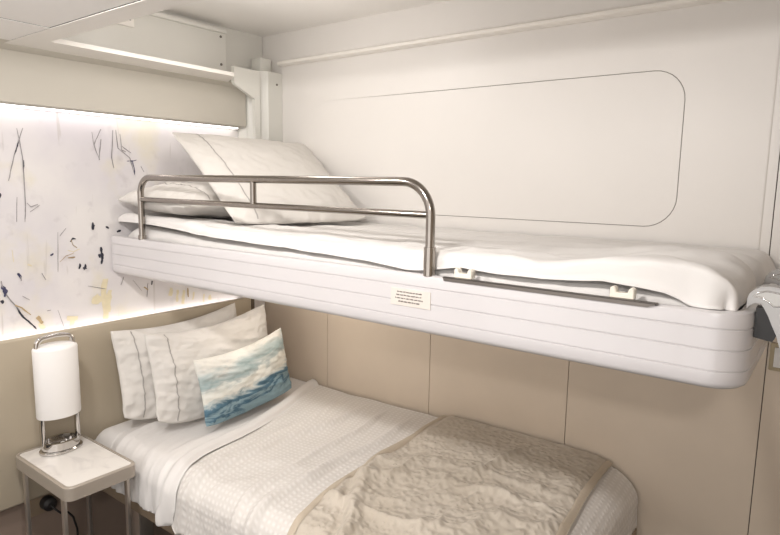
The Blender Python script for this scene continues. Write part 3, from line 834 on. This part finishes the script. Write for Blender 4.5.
Mx, w_, h_ = place((.190, -.800, .672), (.190, -.272, .668), (.118, -.815, .968))
pillow('pillow', w_, h_, .10, Mx, M['pillowcase'], 1.7, (-.74,), 1.1, sag=.022, belly=.036, tr=(.012, .024), label='white pillow at the back of the lower bed against the headboard')
Mx, w_, h_ = place((.305, -.745, .672), (.297, -.212, .668), (.236, -.758, .966))
pillow('pillow', w_, h_, .10, Mx, M['pillowcase'], 5.3, (-.74,), 1.3, sag=.024, belly=.036, tr=(.012, .026), label='white pillow with grey stripe between the back pillow and the blue cushion')
Mx, w_, h_ = place((.428, -.643, .654), (.385, -.206, .664), (.378, -.650, .882))
pillow('cushion', w_, h_, .085, Mx, M['cushion'], 2.2, (), .8, sag=.016, belly=.008, tr=(.006, .016), label='small oblong cushion with blue and white watercolour print on the lower bed', cat='cushion')

# ------------------------------------------------------------------ nightstand and what is on it
NX0, NX1, NY0, NY1, NZ = .072, .425, -1.096, -.884, .622
nc = Vector(((NX0 + NX1) / 2, (NY0 + NY1) / 2, 0)); hx_, hy_ = (NX1 - NX0) / 2, (NY1 - NY0) / 2
ns = empty('nightstand', nc); tag(ns, 'small beige side table with white marble top beside the bed', 'nightstand')
bm = bmesh.new()
out = rrect(-hx_, hx_, -hy_, hy_, .026, 6); inn = rrect(-hx_ + .010, hx_ - .010, -hy_ + .010, hy_ - .010, .017, 6); n = len(out)
rings = []
for pts, z in ((inn, NZ - .040), (out, NZ - .040), (out, NZ - .003), (rrect(-hx_ + .003, hx_ - .003, -hy_ + .003, hy_ - .003, .023, 6), NZ), (inn, NZ), (inn, NZ - .006)):
    rings.append([bm.verts.new((x, y, z)) for x, y in pts])
for A, B in zip(rings, rings[1:]):
    for j in range(n): bm.faces.new((A[j], A[(j + 1) % n], B[(j + 1) % n], B[j]))
bm.faces.new(rings[0][::-1]); bmesh.ops.recalc_face_normals(bm, faces=bm.faces[:])
auto(obj('tray_top', bm, M['table_rim'], ns))
bm = bmesh.new(); prism(bm, rrect(-hx_ + .0105, hx_ - .0105, -hy_ + .0105, hy_ - .0105, .0165, 6), NZ - .030, NZ - .0022, 'z')
o = obj('marble_inlay', bm, M['marble'], ns); o['label'] = 'white veined marble inlay'
for sx in (-1, 1):
    for sy in (-1, 1):
        x = sx * (hx_ - .050); y = sy * (hy_ - .012)
        bx('leg', x - .008, x + .008, y - .0055, y + .0055, .0005, NZ - .040, M['leg_metal'], ns, .002)

LC = Vector((.146, -.983, NZ - .0022))
lamp = empty('table_lamp', LC); tag(lamp, 'portable table lamp with white oval shade and chrome loop handle on the nightstand', 'lamp')
bm = bmesh.new(); lathe(bm, [(.060, 0), (.064, .002), (.064, .008), (.061, .011), (.050, .012), (.0, .012)], 48, .72, 1.0)
auto(obj('base', bm, M['chrome'], lamp))
bm = bmesh.new(); pts = [(.72 * .052 * math.cos(2 * PI * i / 48), .052 * math.sin(2 * PI * i / 48), .024) for i in range(48)]
sweep(bm, pts, rect(.009, .024), closed=True); auto(obj('base_ring', bm, M['chrome'], lamp))
bm = bmesh.new(); lathe(bm, [(.009, .012), (.010, .018), (.007, .022), (.006, .028), (0, .030)], 20, c=(.012, .0, 0)); auto(obj('knob', bm, M['lamp_white'], lamp))
hw = .053; zt2 = .370
loop = [(0, -hw, .03)] + [(0, -hw, z) for z in (.12, .22, .30)] + arc((0, -hw + .022, zt2 - .022), .022, PI, PI / 2, 8, 'yz') + [(0, 0, zt2 + .003)] + arc((0, hw - .022, zt2 - .022), .022, PI / 2, 0, 8, 'yz') + [(0, hw, z) for z in (.30, .22, .12, .03)]
bm = bmesh.new(); sweep(bm, loop, [(-.0055, -.007), (-.003, -.009), (.003, -.009), (.0055, -.007), (.0055, .007), (.003, .009), (-.003, .009), (-.0055, .007)], up=(1, 0, 0)); auto(obj('loop_handle', bm, M['chrome'], lamp), 40)
bm = bmesh.new(); lathe(bm, [(.058, .118), (.0605, .118), (.0615, .121), (.0615, .333), (.0595, .338), (.050, .343), (.030, .346), (.0, .347)], 56, .78, 1.06, close=False)
auto(obj('lamp_shade', bm, M['shade'], lamp), 50)

t = empty('power_outlet', (.0225, -1.0, .404)); tag(t, 'wall socket plate low on the wall under the nightstand', 'outlet')
bx('face_plate', 0, .008, -.042, .036, -.036, .036, M['frame_tan'], t, .002)
t = empty('plug', (.031, -.992, .404)); tag(t, 'black plug with its cable in the wall socket under the nightstand', 'plug')
bm = bmesh.new(); lathe(bm, [(.0, 0), (.022, 0), (.024, .006), (.022, .030), (.012, .038), (0, .038)], 20)
bmesh.ops.rotate(bm, verts=bm.verts[:], cent=(0, 0, 0), matrix=Matrix.Rotation(PI / 2, 3, 'Y')); auto(obj('plug_body', bm, M['rubber'], t))
bm = bmesh.new(); tube(bm, [(.036, 0, 0), (.05, .006, -.012), (.055, .02, -.03), (.05, .045, -.04), (.04, .065, -.07), (.02, .085, -.13), (.008, .09, -.22), (.006, .09, -.36)], .0035, 8)
auto(obj('cable', bm, M['rubber'], t), 70)

# ------------------------------------------------------------------ ladder hooked over the right end of the bunk
lad = empty('bunk_ladder', (2.02, -.51, 0)); tag(lad, 'grey metal bunk ladder hooked over the right end of the upper bunk', 'ladder')
ZD = -.006
claw = [(-.071, 1.2865), (-.0715, 1.302), (-.069, 1.312), (-.062, 1.3195), (-.053, 1.3245), (-.040, 1.327), (-.025, 1.325), (-.008, 1.318), (.008, 1.303), (.020, 1.285), (.032, 1.25), (.038, 1.20),
        (-.010, 1.20), (-.026, 1.248), (-.033, 1.263), (-.040, 1.279), (-.047, 1.291), (-.051, 1.297), (-.060, 1.297), (-.067, 1.292)]
claw = [(x, z + ZD) for x, z in claw]
cres = [(-.063, 1.309), (-.055, 1.3155), (-.044, 1.319), (-.027, 1.317), (-.010, 1.308), (.0, 1.295), (-.025, 1.296), (-.033, 1.295), (-.041, 1.302), (-.050, 1.3075)]
cres = [(x, z + ZD) for x, z in cres]
for sy in (-.132, .132):
    ya, yb = sy - .018, sy + .018
    bm = bmesh.new(); sweep(bm, [(.014, sy, 1.215), (.34, sy, .002)], rect(.046, .030), up=(1, 0, .2)); bmesh.ops.bevel(bm, geom=[e for e in bm.edges], offset=.004, segments=2, affect='EDGES')
    auto(obj('stile', bm, M['grey_alu'], lad))
    bm = bmesh.new(); prism(bm, claw, ya, yb, 'y'); bmesh.ops.bevel(bm, geom=[e for e in bm.edges if abs(e.verts[0].co.y - e.verts[1].co.y) < 1e-5], offset=.002, segments=2, affect='EDGES')
    hk = auto(obj('hook', bm, M['hook_alu'], lad), 40)
    for yy in (ya - .0006, yb + .0006):
        bm = bmesh.new(); tube(bm, [(x, yy, z) for x, z in cres], .0013, 8, up=(0, 1, 0), closed=True); auto(obj('rim', bm, M['chrome'], hk), 70)
        bm = bmesh.new(); prism(bm, cres, min(yy, yy + .0008), max(yy, yy + .0008) - .0002, 'y'); obj('inset', bm, M['grey_alu'], hk)
    bm = bmesh.new(); prism(bm, [(-.0575, 1.2835), (-.045, 1.2835), (-.030, 1.25), (-.026, 1.238), (-.030, 1.229), (-.0575, 1.233)], ya + .004, yb - .004, 'y')
    o = obj('rubber_pad', bm, M['rubber'], hk); o['label'] = 'black rubber pad between hook and bunk end'
for k in (.15, .36, .57, .78):
    x = .014 + .326 * (1 - k); z = .002 + 1.213 * k
    bm = bmesh.new(); sweep(bm, [(x, -.118, z), (x, .118, z)], rect(.06, .022)); auto(obj('rung', bm, M['grey_alu'], lad))

# switch plate on the wall right of the last panel joint
t = empty('switch_plate', (1.985, -.0002, 1.05)); tag(t, 'switch plate with olive metal surround on the wall below the ladder hooks', 'switch')
bm = bmesh.new(); prism(bm, rrect(-.04, .04, -.036, .036, .003, 2), -.007, 0, 'y'); obj('surround', bm, M['olive'], t)
bx('rocker', -.030, .030, -.0105, -.007, -.026, .026, M['switch'], t, .001)

# ------------------------------------------------------------------ light
def area(name, loc, target, size, power, col):
    l = bpy.data.lights.new(name, 'AREA'); l.shape = 'DISK'; l.size = size; l.energy = power; l.color = col
    o = bpy.data.objects.new(name, l); COL.objects.link(o); o.location = loc
    o.rotation_euler = (Vector(target) - Vector(loc)).to_track_quat('-Z', 'Y').to_euler(); return o
def point_fill(name, loc, r, power, col):
    l = bpy.data.lights.new(name, 'POINT'); l.shadow_soft_size = r; l.energy = power; l.color = col
    o = bpy.data.objects.new(name, l); COL.objects.link(o); o.location = loc
WARM = (1.0, .955, .92)
area('ceiling_downlight', (.72, -1.40, 1.85), (.72, -1.0, .5), .14, 9, WARM)
area('ceiling_downlight', (1.40, -1.40, 1.85), (1.30, -1.0, .5), .14, 10.5, WARM)
area('ceiling_downlight', (2.3, -2.2, 1.85), (1.7, -1.2, .5), .14, 11, WARM)
point_fill('recess_fill', (.62, -.60, 1.94), .09, 4.0, WARM)  # added fill without a fixture, brightens the ceiling well and corner
point_fill('under_bunk_fill', (.50, -.34, 1.075), .09, 2.0, (1.0, .91, .80))  # added warm fill without a fixture, lifts the wall under the bunk
l = bpy.data.lights.new('added_window_fill', 'AREA'); l.shape = 'RECTANGLE'; l.size = WX1 - WX0; l.size_y = WZ1 - WZ0; l.energy = 20; l.color = (1.0, .965, .945)  # added broad fill behind the camera, shining through the unseen window
o = bpy.data.objects.new('added_window_fill', l); COL.objects.link(o); o.location = ((WX0 + WX1) / 2, -2.86, (WZ0 + WZ1) / 2); o.rotation_euler = (PI / 2, 0, 0)
w = bpy.data.worlds.new('World'); SC.world = w; w.use_nodes = True
w.node_tree.nodes['Background'].inputs[0].default_value = (.9, .85, .8, 1); w.node_tree.nodes['Background'].inputs[1].default_value = .3

# ------------------------------------------------------------------ camera
R_ = Vector((.79692877, .60384796, .01649808)); U_ = Vector((-.09774662, .10195349, .9899753)); F_ = Vector((-.59611252, .79055242, -.14027376))
cam = bpy.data.cameras.new('Camera'); co = bpy.data.objects.new('Camera', cam); COL.objects.link(co)
co.matrix_world = Matrix(((R_.x, U_.x, -F_.x, 2.0653814), (R_.y, U_.y, -F_.y, -1.80406796), (R_.z, U_.z, -F_.z, 1.47897847), (0, 0, 0, 1)))
cam.sensor_fit = 'HORIZONTAL'; cam.sensor_width = 36; cam.lens = 599.96 / 780 * 36; cam.clip_start = .02
cam.shift_y = 0
SC.camera = co
vs = SC.view_settings
SC.display_settings.display_device = 'sRGB'
vs.view_transform = 'Standard'; vs.look = 'None'; vs.gamma = 1; vs.use_curve_mapping = False; vs.exposure = 0.03
try:
    SC.cycles.max_bounces = 10; SC.cycles.diffuse_bounces = 6; SC.cycles.use_denoising = True; SC.cycles.sample_clamp_indirect = 6
except Exception: pass
